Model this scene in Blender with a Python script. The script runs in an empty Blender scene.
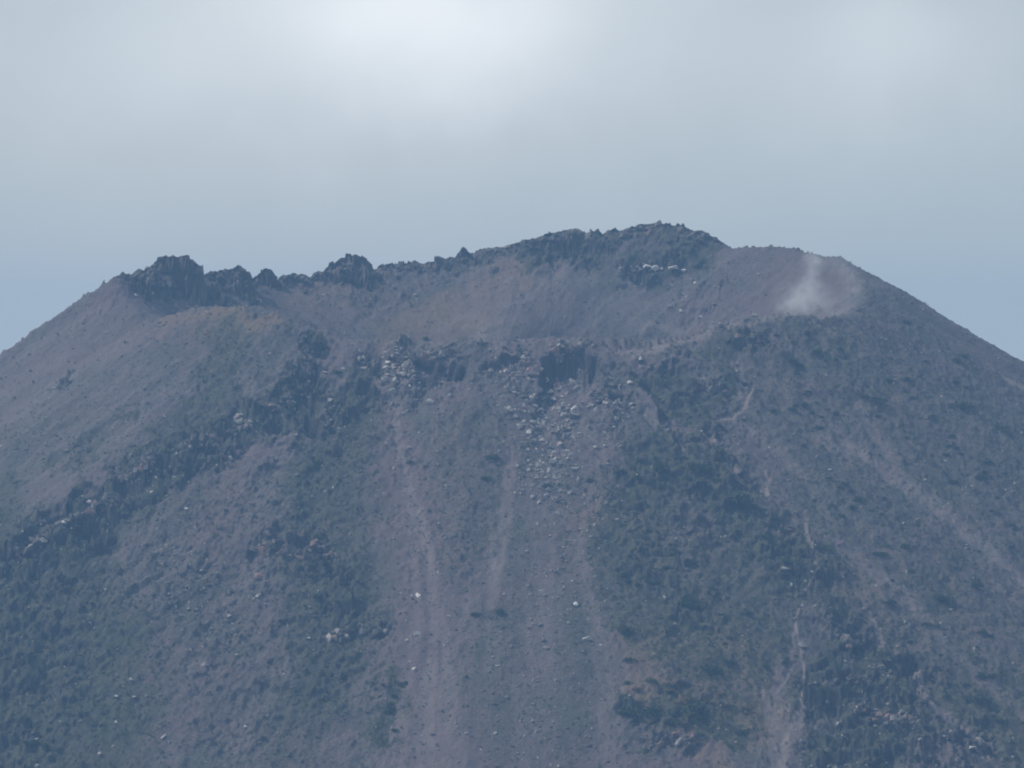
import bpy, bmesh, math, random
import numpy as np
R = math.radians
rng = np.random.default_rng(7)
random.seed(7)
SC = bpy.context.scene
COL = SC.collection

# ------------------------------------------------------------------ camera
W, HH = 1024, 768
F = 3600.0                       # focal length in pixels of the 1024 wide frame
CAMY = -1800.0
cam_d = bpy.data.cameras.new('camera'); cam = bpy.data.objects.new('camera', cam_d); COL.objects.link(cam)
cam_d.sensor_fit = 'HORIZONTAL'; cam_d.sensor_width = 36.0; cam_d.lens = 36.0 * F / W
cam_d.clip_start = 1.0; cam_d.clip_end = 30000.0
cam.location = (0, CAMY, 0); cam.rotation_euler = (R(90), 0, 0)
SC.camera = cam

# ------------------------------------------------------------------ light
SUN_DIR = np.array([-0.66, 0.06, 0.74]); SUN_DIR /= np.linalg.norm(SUN_DIR)
SUN_EL = math.asin(SUN_DIR[2]); SUN_AZ = math.atan2(SUN_DIR[0], SUN_DIR[1])
sun_d = bpy.data.lights.new('sun', 'SUN'); sun = bpy.data.objects.new('sun', sun_d); COL.objects.link(sun)
sun_d.energy = 3.2; sun_d.angle = R(0.6); sun_d.color = (1.0, 0.93, 0.84)
from mathutils import Vector
sun.rotation_euler = Vector(SUN_DIR).to_track_quat('Z', 'Y').to_euler()
sun.location = (-400, -300, 600)

world = bpy.data.worlds.new('World'); SC.world = world; world.use_nodes = True
nt = world.node_tree; nt.nodes.clear()
def N(nt, t, **kw):
    n = nt.nodes.new(t)
    for k, v in kw.items():
        setattr(n, k, v)
    return n
def setin(n, **kw):
    for k, v in kw.items():
        n.inputs[k.replace('_', ' ')].default_value = v
def math_n(nt, op, a, b=None, clamp=False):
    n = nt.nodes.new('ShaderNodeMath'); n.operation = op; n.use_clamp = clamp
    for i, v in enumerate((a, b)):
        if v is None: continue
        if isinstance(v, (int, float)): n.inputs[i].default_value = v
        else: nt.links.new(v, n.inputs[i])
    return n.outputs[0]
def mix_c(nt, fac, a, b, mode='MIX'):
    n = nt.nodes.new('ShaderNodeMix'); n.data_type = 'RGBA'; n.blend_type = mode
    for s, v in ((n.inputs[0], fac), (n.inputs[6], a), (n.inputs[7], b)):
        if isinstance(v, (int, float)): s.default_value = v
        elif isinstance(v, tuple): s.default_value = (*v, 1) if len(v) == 3 else v
        else: nt.links.new(v, s)
    return n.outputs[2]
SKY_STRENGTH = 0.10
sky = N(nt, 'ShaderNodeTexSky'); sky.sky_type = 'NISHITA'; sky.sun_disc = False
sky.sun_elevation = SUN_EL; sky.sun_rotation = SUN_AZ; sky.altitude = 1900
sky.air_density = 1.0; sky.dust_density = 1.0
tc = N(nt, 'ShaderNodeTexCoord')
def cloud_blob(nt, px, py, rx, ry):
    """soft cloud bank centred on a direction of the sky, rx/ry its angular half-sizes (in pixels of 1/3600 rad)"""
    d = np.array([(px - 512) / F, 1.0, (384 - py) / F])
    m = N(nt, 'ShaderNodeVectorMath', operation='SUBTRACT'); m.inputs[1].default_value = tuple(d / np.linalg.norm(d))
    nt.links.new(warp_out, m.inputs[0])
    s = N(nt, 'ShaderNodeVectorMath', operation='MULTIPLY'); s.inputs[1].default_value = (F / rx, 3.0, F / ry)
    nt.links.new(m.outputs[0], s.inputs[0])
    l = N(nt, 'ShaderNodeVectorMath', operation='DOT_PRODUCT'); nt.links.new(s.outputs[0], l.inputs[0]); nt.links.new(s.outputs[0], l.inputs[1])
    return math_n(nt, 'EXPONENT', math_n(nt, 'MULTIPLY', l.outputs['Value'], -1.0))
# warp direction slightly with noise so that banks are ragged
nz = N(nt, 'ShaderNodeTexNoise'); setin(nz, Scale=26.0, Detail=3.0, Roughness=0.5); nt.links.new(tc.outputs['Generated'], nz.inputs['Vector'])
sb = N(nt, 'ShaderNodeVectorMath', operation='SUBTRACT'); sb.inputs[1].default_value = (0.5, 0.5, 0.5); nt.links.new(nz.outputs['Color'], sb.inputs[0])
scl = N(nt, 'ShaderNodeVectorMath', operation='SCALE'); scl.inputs['Scale'].default_value = 0.030; nt.links.new(sb.outputs[0], scl.inputs[0])
ad = N(nt, 'ShaderNodeVectorMath', operation='ADD'); nt.links.new(tc.outputs['Generated'], ad.inputs[0]); nt.links.new(scl.outputs[0], ad.inputs[1])
warp_out = ad.outputs[0]
b1 = cloud_blob(nt, 415, 10, 200, 105)
b2 = cloud_blob(nt, 890, 60, 110, 85)
b3 = cloud_blob(nt, 110, 80, 130, 90)
b4 = cloud_blob(nt, 400, 20, 620, 170)
band = cloud_blob(nt, 180, 210, 560, 130)       # darker under-side of the cloud deck
nc = N(nt, 'ShaderNodeTexNoise'); setin(nc, Scale=9.0, Detail=5.0, Roughness=0.55); nt.links.new(tc.outputs['Generated'], nc.inputs['Vector'])
bright = math_n(nt, 'ADD', math_n(nt, 'MULTIPLY', b1, 0.75), math_n(nt, 'MULTIPLY', b2, 0.30))
bright = math_n(nt, 'ADD', bright, math_n(nt, 'MULTIPLY', b3, 0.12))
bright = math_n(nt, 'ADD', bright, math_n(nt, 'MULTIPLY', b4, 0.24))
bright = math_n(nt, 'ADD', bright, math_n(nt, 'MULTIPLY', math_n(nt, 'SUBTRACT', nc.outputs[0], 0.5), 0.14), clamp=True)
grey = math_n(nt, 'MULTIPLY', band, 0.75, clamp=True)
K = 1.0 / SKY_STRENGTH
base = mix_c(nt, 0.85, sky.outputs[0], (0.48 * K, 0.545 * K, 0.575 * K))     # thin high veil in front of the blue
c1 = mix_c(nt, grey, base, (0.53 * K, 0.575 * K, 0.59 * K))
c2 = mix_c(nt, bright, c1, (0.93 * K, 0.97 * K, 1.0 * K))
bg = N(nt, 'ShaderNodeBackground'); bg.inputs['Strength'].default_value = SKY_STRENGTH
nt.links.new(c2, bg.inputs['Color'])
wo = N(nt, 'ShaderNodeOutputWorld'); nt.links.new(bg.outputs[0], wo.inputs['Surface'])
world.cycles.sampling_method = 'MANUAL'; world.cycles.sample_map_resolution = 512

SC.render.engine = 'CYCLES'
SC.view_settings.view_transform = 'Standard'; SC.view_settings.look = 'None'
SC.view_settings.exposure = 0.0; SC.view_settings.gamma = 1.0; SC.view_settings.use_curve_mapping = False
SC.cycles.use_denoising = True
SC.cycles.filter_width = 1.9
SC.cycles.max_bounces = 4; SC.cycles.diffuse_bounces = 2; SC.cycles.volume_bounces = 1; SC.cycles.glossy_bounces = 1
SC.cycles.transparent_max_bounces = 8
SC.cycles.volume_step_rate = 1.0
HAZE_DENSITY = 0.00020
HAZE_COLOR = (0.31, 0.565, 0.97)

# ------------------------------------------------------------------ noise helpers (numpy)
def _hash(ix, iy, seed):
    h = (ix.astype(np.int64) * 374761393 + iy.astype(np.int64) * 668265263 + seed * 974634777) & 0xFFFFFFFF
    h = ((h ^ (h >> 13)) * 1274126177) & 0xFFFFFFFF
    h = (h ^ (h >> 16)) & 0xFFFFFFFF
    h = (h * 2246822519) & 0xFFFFFFFF
    return ((h ^ (h >> 15)) & 0xFFFFFF).astype(np.float32) / 16777216.0
def vnoise(x, y, seed=0):
    ix = np.floor(x); iy = np.floor(y); fx = (x - ix).astype(np.float32); fy = (y - iy).astype(np.float32)
    fx = fx * fx * fx * (fx * (fx * 6 - 15) + 10); fy = fy * fy * fy * (fy * (fy * 6 - 15) + 10)
    a = _hash(ix, iy, seed); b = _hash(ix + 1, iy, seed); c = _hash(ix, iy + 1, seed); d = _hash(ix + 1, iy + 1, seed)
    return (a + (b - a) * fx) * (1 - fy) + (c + (d - c) * fx) * fy - 0.5
def fbm(x, y, seed=0, octv=4, gain=0.5):
    s = 0; a = 1.0; t = 0
    for o in range(octv):
        s = s + a * vnoise(x * 2 ** o * (1 + .03 * o) + 17.3 * o, y * 2 ** o + 9.1 * o, seed + o); t += a; a *= gain
    return s / t * 2
def worley(x, y, seed=0):
    """distance to the nearest point and that point's random value"""
    ix = np.floor(x); iy = np.floor(y)
    best = np.full(x.shape, 9.0, np.float32); val = np.zeros(x.shape, np.float32); tx = val.copy(); ty = val.copy()
    for dx in (-1, 0, 1):
        for dy in (-1, 0, 1):
            cx = ix + dx; cy = iy + dy
            px = cx + _hash(cx, cy, seed); py = cy + _hash(cx, cy, seed + 5)
            d = ((px - x) ** 2 + (py - y) ** 2).astype(np.float32)
            m = d < best
            best = np.where(m, d, best); val = np.where(m, _hash(cx, cy, seed + 11), val)
            tx = np.where(m, (x - px), tx); ty = np.where(m, (y - py), ty)
    return np.sqrt(best), val, tx, ty
def sstep(a, b, x):
    t = np.clip((x - a) / (b - a), 0, 1); return t * t * (3 - 2 * t)

# ------------------------------------------------------------------ the mountain: crater rim in world metres
def unproj(px, py, y):
    D = y - CAMY
    return ((px - 512) * D / F, y, (384 - py) * D / F)
RIM = [(118, 280, 4), (138, 272, 22), (165, 270, 42), (205, 278, 60), (260, 283, 78), (320, 278, 88), (380, 268, 95), (440, 262, 100),
       (490, 250, 102), (530, 241, 103), (565, 233, 103), (600, 232, 102), (650, 226, 98), (682, 229, 94), (705, 236, 89), (728, 250, 82),
       (757, 246, 70), (800, 250, 48), (838, 261, 22), (862, 276, 0), (868, 296, -26), (852, 314, -48), (820, 320, -64), (780, 313, -78),
       (735, 323, -86), (690, 334, -92), (640, 338, -97), (580, 337, -100), (520, 341, -102), (450, 343, -102), (380, 342, -99),
       (335, 336, -92), (295, 316, -80), (250, 307, -66), (200, 309, -50), (155, 320, -34), (122, 304, -16)]
CX, CY = -11.0, 0.0
rp = np.array([unproj(*p) for p in RIM])
th = np.arctan2(rp[:, 1] - CY, rp[:, 0] - CX); rr = np.hypot(rp[:, 0] - CX, rp[:, 1] - CY)
o = np.argsort(th); th = th[o]; rr = rr[o]; rh = rp[o, 2]
tt = np.linspace(-math.pi, math.pi, 1441)
def per(v):
    f = np.interp(tt, np.concatenate([th[-3:] - 2 * math.pi, th, th[:3] + 2 * math.pi]), np.concatenate([v[-3:], v, v[:3]]))
    k = np.exp(-np.linspace(-2.2, 2.2, 13) ** 2); k /= k.sum()
    g = np.concatenate([f[-7:-1], f, f[1:7]])
    return np.convolve(g, k, 'valid')
RT, HT = per(rr), per(rh)
def wide(v, n=170):
    k = np.hanning(2 * n + 1); k /= k.sum(); c = v[:-1]
    g = np.concatenate([c[-n:], c, c[:n]]); q = np.convolve(g, k, 'valid'); return np.append(q, q[0])
HS = wide(HT)
def base_height(x, y):
    t = np.arctan2(y - CY, x - CX); r = np.hypot(x - CX, y - CY)
    Rr = np.interp(t, tt, RT); h = np.interp(t, tt, HT)
    ct = np.cos(t)
    slope = 0.645 + np.where(ct < 0, 0.05 * (-ct), -0.05 * ct)
    d = r - Rr
    outer = slope * (np.sqrt(np.maximum(d, 0) ** 2 + 36) - 6)
    inner = 0.66 * (np.sqrt(np.minimum(d, 0) ** 2 + 9) - 3)
    hs = np.interp(t, tt, HS)
    zi = hs - inner + (h - hs) * np.exp(np.minimum(d, 0) / 26.0)
    fl = -12.0
    zi = fl + np.logaddexp(0, (zi - fl) / 5.0) * 5.0
    z = np.where(d > 0, h - outer, zi)
    fz = -330.0
    z = fz + np.logaddexp(0, (z - fz) / 25.0) * 25.0
    return z, t, r, d
def project(x, y, z):
    D = y - CAMY
    return 512 + F * x / D, 384 - F * z / D
def axis(segs):
    out = []
    for a, b, n in segs: out.append(np.linspace(a, b, n, endpoint=False))
    return np.concatenate(out)
def grow(a, b, first, ratio):
    p = [a]; s = first; sg = 1 if b > a else -1
    while (b - p[-1]) * sg > 0:
        p.append(p[-1] + sg * s); s *= ratio
    return np.array(p)
xs = np.concatenate([grow(-290, -1150, .8, 1.12)[::-1][:-1], np.arange(-290, 290, 0.56), grow(290, 1150, .8, 1.12)])
ys = np.concatenate([grow(-455, -1250, .9, 1.12)[::-1][:-1], np.arange(-455, -60, 0.66), np.arange(-60, 112, 0.9), grow(112, 950, 1.2, 1.12)])
X, Y = np.meshgrid(xs, ys)
Z, TH, RR, DD = base_height(X, Y)
PX, PY = project(X, Y, Z)
FRONT = (DD > -2) & (Y < 40)
INNER = (DD <= 0)
front = FRONT.astype(np.float32); inner = INNER.astype(np.float32)
# irregular outlines: bend the map coordinates before the regions are drawn in
wx = fbm(X / 9, Y / 9 + 40, 3, 4) * 18 + fbm(X / 34, Y / 34, 31, 3) * 14; wy = fbm(X / 9 + 90, Y / 9, 4, 4) * 18 + fbm(X / 30, Y / 30, 32, 3) * 10
QX, QY = PX + wx, PY + wy
def stroke(pts, w, soft=0.6, x=None, y=None):
    """mask of a thick line through points (px, py[, width])"""
    x = QX if x is None else x; y = QY if y is None else y
    m = np.zeros(x.shape, np.float32)
    pts = [(p[0], p[1], p[2] if len(p) > 2 else w) for p in pts]
    if len(pts) == 1: pts = pts * 2
    for (x0, y0, w0), (x1, y1, w1) in zip(pts[:-1], pts[1:]):
        wm = max(w0, w1) * 2
        sel = (x > min(x0, x1) - wm) & (x < max(x0, x1) + wm) & (y > min(y0, y1) - wm) & (y < max(y0, y1) + wm)
        xx = x[sel]; yy = y[sel]
        dx, dy = x1 - x0, y1 - y0; L = dx * dx + dy * dy
        u = np.clip(((xx - x0) * dx + (yy - y0) * dy) / L, 0, 1) if L > 0 else np.zeros_like(xx)
        d = np.hypot(xx - x0 - u * dx, yy - y0 - u * dy); w_ = w0 + (w1 - w0) * u
        m[sel] = np.maximum(m[sel], 1 - sstep(1 - soft, 1 + soft, d / w_))
    return m
def strokes(lst, **kw):
    m = np.zeros(QX.shape, np.float32)
    for a, pts, w in lst:
        m = np.maximum(m, a * stroke(pts, w, **kw))
    return m
# rocky, broken ground
rug = strokes([
    (1.0, [(318, 345, 14), (308, 372, 18), (300, 400, 18), (262, 418, 18), (225, 438, 18), (170, 462, 20), (120, 495, 24), (80, 530, 26), (20, 555, 26), (-20, 570, 26)], 20),
    (0.9, [(370, 364, 8), (366, 382, 12), (350, 395, 16), (325, 420, 16)], 14),
    (0.35, [(300, 450), (280, 520), (300, 600), (330, 680)], 55),
    (0.8, [(270, 545), (310, 560), (340, 600)], 22),
    (0.6, [(330, 640), (390, 625)], 10),
    (.8, [(45, 396), (72, 378)], 4), (.8, [(85, 442), (115, 426)], 6), (.3, [(180, 560), (230, 700)], 60), (.5, [(90, 600), (60, 700)], 40),
    (0.7, [(60, 560), (30, 620), (20, 700), (10, 768)], 40),
    (0.35, [(150, 560), (190, 580), (160, 610)], 30),
    (0.7, [(400, 362), (402, 385), (440, 372)], 13),
    (0.45, [(440, 366), (500, 362), (560, 365), (600, 365), (632, 395)], 13), (.5, [(600, 390), (620, 420)], 14),
    (0.2, [(530, 385), (560, 420), (545, 440)], 24),
    (0.6, [(735, 335), (760, 345)], 22),
    (0.55, [(655, 360), (690, 375), (720, 395)], 20),
    (0.7, [(700, 440), (740, 500), (770, 545), (800, 580)], 26),
    (0.55, [(640, 480), (700, 520), (650, 560), (690, 600)], 36),
    (0.9, [(815, 580), (840, 620), (860, 650)], 20),
    (0.9, [(830, 690), (880, 670), (905, 680), (880, 730), (960, 750), (840, 745)], 34),
    (0.5, [(635, 710), (680, 740), (700, 700)], 24),
]) * front
rug = np.maximum(rug, inner * strokes([
    (0.8, [(150, 284), (200, 288), (250, 290)], 9), (0.7, [(380, 268), (440, 266), (500, 258)], 7),
    (0.8, [(540, 245), (580, 248), (600, 240)], 18), (0.8, [(625, 268), (690, 262)], 10), (0.4, [(640, 235), (700, 250)], 12), (.3, [(310, 290), (380, 300), (420, 290)], 14), (.35, [(690, 300), (720, 290), (700, 320)], 12)]))
# green shrub cover, with some painted shade at the summit
veg_shade = strokes([
    (1.0, [(318, 345, 10), (300, 400, 18), (240, 425, 20), (170, 455, 22), (120, 500, 26), (80, 540, 30), (0, 565, 30)], 20),
    (0.75, [(235, 345), (220, 400), (175, 440)], 22),
    (0.85, [(365, 360, 10), (350, 400, 22), (335, 450, 38), (330, 540, 48), (330, 620, 52), (320, 690, 40)], 30),
    (0.55, [(300, 700), (280, 760)], 40),
    (1.0, [(395, 680), (400, 710), (380, 735)], 14),
    (1.0, [(0, 600), (20, 680), (20, 768)], 55),
    (0.7, [(80, 580), (70, 650)], 40),
    (0.4, [(190, 500), (180, 560), (210, 620)], 60), (.22, [(180, 700), (250, 760)], 70), (.45, [(480, 440), (470, 560)], 40), (.3, [(540, 480), (540, 768)], 60),
    (0.9, [(0, 560), (60, 600), (100, 660), (90, 768)], 60), (.8, [(45, 396), (72, 378)], 4), (.8, [(80, 442), (115, 424), (135, 414)], 7), (.6, [(60, 470), (110, 440)], 9), (.9, [(0, 492), (12, 484)], 7), (.5, [(30, 440), (60, 420)], 6), (0.5, [(95, 445), (110, 420)], 10), (0.4, [(85, 450), (60, 470)], 14),
    (0.8, [(735, 340), (760, 345)], 18), (0.9, [(650, 365), (700, 395), (728, 385)], 16), (0.75, [(700, 345), (725, 358)], 12),
    (1.0, [(640, 470), (690, 460), (730, 500), (765, 540), (800, 580)], 32),
    (0.8, [(640, 500), (620, 560), (660, 600), (700, 640)], 50),
    (0.7, [(720, 570), (750, 620), (740, 680)], 45),
    (1.0, [(690, 590), (695, 610)], 18), (1.0, [(625, 630), (632, 640)], 12),
    (1.0, [(628, 712), (660, 715), (700, 705), (740, 735)], 16), (0.9, [(700, 670), (720, 660)], 14),
    (0.45, [(780, 350), (850, 400), (940, 450), (1040, 520)], 90),
    (0.45, [(860, 500), (960, 620), (1040, 700)], 80),
    (0.7, [(815, 570), (850, 620), (870, 650)], 24), (0.9, [(820, 680), (900, 670), (900, 730), (840, 750)], 34),
    (0.8, [(915, 585), (940, 600)], 14), (0.8, [(960, 700), (1010, 700)], 30), (0.7, [(1000, 730), (1030, 768)], 20),
    (0.4, [(560, 470), (540, 700)], 12), (0.5, [(490, 610), (500, 615)], 10),
    (0.35, [(60, 400), (20, 440)], 40), (0.30, [(200, 350), (260, 340)], 40),
]) * front
veg_shade = np.maximum(veg_shade, inner * strokes([
    (0.8, [(150, 280), (200, 284), (262, 288)], 9), (0.9, [(535, 250), (565, 245), (600, 240)], 18),
    (0.5, [(640, 240), (690, 235)], 12), (1.0, [(704, 250), (684, 268), (640, 262)], 17), (0.6, [(440, 265), (500, 256)], 8), (0.3, [(380, 300)], 30)]))  # dark strokes about the summit also paint the shade of its fold
pink = front * strokes([
    (1.0, [(385, 352, 14), (384, 400, 18), (405, 470, 28), (422, 540, 28), (425, 620, 24), (425, 700, 28), (410, 780, 34)], 20),
    (0.6, [(455, 400), (460, 480), (455, 560), (450, 700)], 22), (0.5, [(600, 340)], 16),
    (0.9, [(235, 455), (225, 490), (205, 540)], 20), (0.5, [(700, 430), (760, 470), (790, 520)], 30),
    (0.5, [(650, 430), (590, 460), (580, 560)], 18), (0.6, [(640, 350), (680, 430)], 14), (0.5, [(900, 560), (950, 620)], 30)])
pink = np.maximum(pink, inner * strokes([(0.5, [(780, 265), (800, 280), (770, 300)], 20), (0.35, [(300, 300), (360, 300), (420, 300)], 26), (0.4, [(720, 300), (700, 320)], 20)]))
tan = front * strokes([
    (1.0, [(160, 326, 5), (190, 315, 9), (240, 312, 8), (275, 314, 4)], 8), (0.4, [(200, 325), (230, 335)], 18),
    (1.0, [(645, 662), (668, 700)], 30), (1.0, [(708, 650), (735, 680), (758, 714)], 30), (1.0, [(600, 495), (584, 520)], 9), (1, [(700, 735), (715, 768)], 20), (0.6, [(705, 730), (720, 760)], 16),
    (0.7, [(605, 490), (590, 510)], 7), (0.5, [(640, 520), (655, 560)], 16), (0.5, [(905, 380), (885, 410)], 8), (0.3, [(960, 348), (1030, 392)], 7),
    (0.4, [(950, 690), (1010, 740)], 22), (0.4, [(840, 570), (870, 600)], 12)])
tan = np.maximum(tan, inner * strokes([(0.8, [(530, 262, 10), (475, 305, 22), (400, 330, 24)], 20), (0.4, [(300, 300), (360, 290)], 22), (0.4, [(560, 285), (520, 335)], 12)]))
# pale scree runs and gullies (bare)
pale = front * strokes(x=PX + wx * .22, y=PY + wy * .22, lst=[
    (0.8, [(392, 380, 3), (396, 440, 4), (420, 520, 4), (432, 580, 5), (434, 640, 6), (426, 700, 8), (424, 768, 14)], 5), (0.4, [(500, 520, 3), (468, 600, 4), (440, 690, 6), (436, 768, 8)], 4),
    (0.8, [(825, 425, 2), (855, 451, 4), (896, 481, 7), (941, 511, 7), (977, 541, 6), (1030, 590, 6)], 8), (.6, [(860, 408, 4), (872, 430, 6), (888, 458, 6), (900, 480, 6)], 6),
    (0.6, [(835, 541, 4), (866, 567, 7), (896, 592, 7), (926, 622, 6)], 6), (1.0, [(863, 605, 2), (883, 648, 3), (911, 673, 3), (931, 703, 4), (962, 728, 6), (987, 754, 7)], 6), (.6, [(810, 688, 1.5), (835, 683, 1.5), (855, 660, 1.5), (880, 650, 1.5)], 2),
    (0.9, [(753, 383, 2), (747, 403, 3), (734, 412, 2), (711, 418, 2), (700, 424, 2)], 2), (0.7, [(646, 410, 4), (669, 428, 3), (684, 441, 3)], 4), (0.7, [(714, 441, 3), (722, 451, 3), (731, 470, 3), (745, 490, 3)], 3),
    (0.9, [(795, 622, 2), (787, 663, 3), (775, 690, 4)], 3), (0.8, [(759, 683, 3), (770, 713, 5), (780, 744, 7), (780, 775, 9)], 5), (.5, [(815, 440), (870, 462), (900, 480)], 3),
    (0.6, [(775, 660, 4), (780, 700, 7), (778, 768, 9)], 6), (0.7, [(808, 700, 5), (785, 740, 8)], 5),
    (0.7, [(512, 450, 6), (500, 540, 7), (490, 600, 6)], 6), (0.55, [(400, 430, 2), (408, 500, 5), (428, 570, 4), (446, 640, 5), (452, 768, 12)], 4), (0.45, [(410, 520, 3), (418, 620, 5), (402, 700, 7), (392, 768, 12)], 4), (0.3, [(530, 480, 10), (545, 600, 18), (530, 768, 26)], 4), (0.4, [(605, 440, 3), (583, 500, 3), (580, 560, 5), (600, 660, 9), (612, 768, 12)], 4), (.4, [(740, 420, 3), (800, 470, 4), (830, 520, 5)], 4), (.4, [(890, 600, 4), (960, 660, 5), (1030, 720, 6)], 4),
    (0.5, [(385, 365), (395, 395)], 12), (0.5, [(540, 395), (555, 430)], 20), (0.6, [(745, 405, 4), (740, 375, 5), (735, 365, 5)], 5),
    (1.0, [(600, 340, 2), (650, 337, 3), (690, 334, 4), (720, 329, 4), (750, 320, 3), (790, 312, 3)], 5), (.5, [(385, 343, 2), (480, 343, 2), (600, 339, 2)], 2), (0.4, [(560, 445), (548, 470)], 12), (0.35, [(100, 330), (20, 400)], 30)])
pale = np.maximum(pale, inner * strokes([(0.6, [(470, 292)], 4), (.6, [(572, 268, 3), (520, 300, 4), (462, 338, 5)], 4), (.5, [(545, 262, 2), (500, 290, 3), (430, 335, 4)], 3), (.45, [(640, 285, 3), (600, 310, 4), (560, 336, 5)], 4), (.4, [(400, 285, 2), (370, 315, 3)], 3), (.4, [(330, 285, 2), (350, 320, 3)], 3), (0.35, [(560, 290), (620, 310), (560, 325)], 26), (0.7, [(640, 337, 4), (700, 333, 5), (730, 325, 5)], 4), (0.5, [(800, 300), (850, 315)], 6)]))
# foot-worn trail
TRAIL = [[(753, 388, 1.2), (747, 403, 2.0), (734, 412, 1.6), (711, 418, 1.4)], [(700, 424, 1.2), (714, 441, 1.8), (722, 451, 2.2), (729, 463, 2.0), (734, 474, 1.4)], [(764, 473, 1.4), (769, 480, 2.2), (769, 499, 1.8)],
         [(807, 514, 1.2), (805, 542, 2.0), (812, 560, 1.6), (815, 572, 1.8), (807, 592, 1.8), (795, 622, 1.2), (800, 645, 1.4), (802, 663, 1.6), (805, 683, 1.6), (798, 706, 2.0), (787, 728, 3.0), (781, 775, 4.5)], [(1000, 372, 1.4), (1030, 392, 2.2)]]
trail = np.zeros_like(pale)
for t_ in TRAIL:
    trail = np.maximum(trail, stroke(t_, 2, soft=0.35, x=PX + wx * 0.18, y=PY + wy * 0.18))
trail *= front
trail_hard = (trail > 0.5)
veg_shade *= (1 - 0.9 * trail) * (1 - 0.95 * np.clip(pale * 1.3, 0, 1))

# ---- relief
smooth = front * strokes([(1, [(540, 470, 30), (540, 600, 52), (530, 768, 80)], 50), (1, [(60, 400), (-20, 480)], 70), (.8, [(130, 360), (220, 335)], 30), (.9, [(430, 600), (425, 768)], 26), (.7, [(880, 270), (1040, 380)], 22)])
smooth = np.maximum(smooth, inner * (DD < -3) * .75) * (1 - .5 * rug)
arc = TH * 150.0
rfade = sstep(330, 230, np.abs(X)) * 0 + 1
z = Z.copy()
z += fbm(arc / 26, RR / 160, 50, 3) * 2.6 * sstep(0, 30, DD) * (1 - inner)
z += fbm(X / 22, Y / 22, 51, 4) * 1.5
z += fbm(arc / 3.2, RR / 34, 52, 4, 0.6) * 0.42 * sstep(0, 8, np.abs(DD))
z += fbm(X / 3.4, Y / 3.4, 53, 4, 0.65) * 1.0 * (1 - .6 * smooth)
z += np.maximum(fbm(X / 2.2, Y / 2.0, 55, 3, .6) - .22, 0) * 3.2 * (1 - .85 * smooth)
z += fbm(X / 8, Y / 8, 56, 3) * 1.1 * (1 - .5 * smooth)
hump = (1 - rug)
# scrubby mottling of the green ground
z += veg_shade * (fbm(X / 4.5, Y / 4.5, 54, 4, .6) * 1.1)
# blocks and ledges in broken ground
w1, v1, tx1, ty1 = worley(X / 7.0 + .35 * fbm(X / 5, Y / 5, 60, 2), Y / 5.0 + .35 * fbm(X / 5, Y / 5, 61, 2), 70)
w2, v2, tx2, ty2 = worley(X / 2.6 + .2 * fbm(X / 2, Y / 2, 62, 2), Y / 2.0, 71)
rel = (v1 - 0.45) * 5.0 + ((v1 * 7.3 % 1) - .5) * 5 * tx1 - ty1 * 2.2 * (v1 * 3.7 % 1)
rel += (v2 - .5) * 1.7 + ((v2 * 5.1 % 1) - .5) * 1.5 * tx2 + ((v2 * 9.1 % 1) - .5) * 1.5 * ty2
rel += (fbm(X / 12, Y / 9, 63, 4)) * 3.5
z += rel * np.clip(rug, 0, 1) ** 1.2 * 1.2 * (1 - trail)
z -= np.clip(pale, 0, 1) * 0.9 * front * sstep(6, 14, DD)
z += (np.abs(fbm(X / 15, Y / 13, 140, 4, .55)) - .2) * -4.0 * sstep(0.05, .6, veg_shade + rug)
# scarps: (polyline, drop in metres, taper in px of slope below)
def scarp(pts, A, L, rough=5.0, reg=front):
    global z
    pts = np.array(pts, float)
    u = PX + fbm(X / 6, Y / 30, 81, 3) * 6
    y0 = np.interp(u, pts[:, 0], pts[:, 1]) + fbm(X / 7.0, Y / 12 + pts[0, 0], 80, 4, .6) * rough * 1.6
    e = sstep(pts[0, 0], pts[0, 0] + 9, u) * sstep(pts[-1, 0], pts[-1, 0] - 9, u)
    s = PY - y0
    amp = A * (1 + 0.8 * fbm(X / 9, Y / 9, 82 + int(pts[0, 0]) % 7, 3))
    if pts[0, 0] < 380: amp = amp * 1.3
    z -= reg * e * amp * sstep(0, 7.0, s) * np.exp(-np.maximum(s, 0) / L)
def scarp2(pts, A, L, side=1):
    """a scarp along any line; the ground on its right-hand side (walking along it, seen from the camera) drops"""
    global z
    u = PX + fbm(X / 5, Y / 5, 91, 3) * 7; v = PY + fbm(X / 5, Y / 5, 92, 3) * 7
    best = np.full(PX.shape, 1e6); sg = np.zeros(PX.shape)
    for (x0, y0), (x1, y1) in zip(pts[:-1], pts[1:]):
        dx, dy = x1 - x0, y1 - y0; q = np.clip(((u - x0) * dx + (v - y0) * dy) / (dx * dx + dy * dy), 0, 1)
        d = np.hypot(u - x0 - q * dx, v - y0 - q * dy); m = d < best
        best = np.where(m, d, best); sg = np.where(m, -(dy * (u - x0) - dx * (v - y0)) * side, sg)
    m = (np.abs(PX - np.mean([p[0] for p in pts])) < 90) & (np.abs(PY - np.mean([p[1] for p in pts])) < 90)
    s_ = np.where(sg > 0, best, -best)
    z = z - np.where(m, front * A * sstep(0, 6, s_) * np.exp(-np.maximum(s_, 0) / L), 0)
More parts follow.
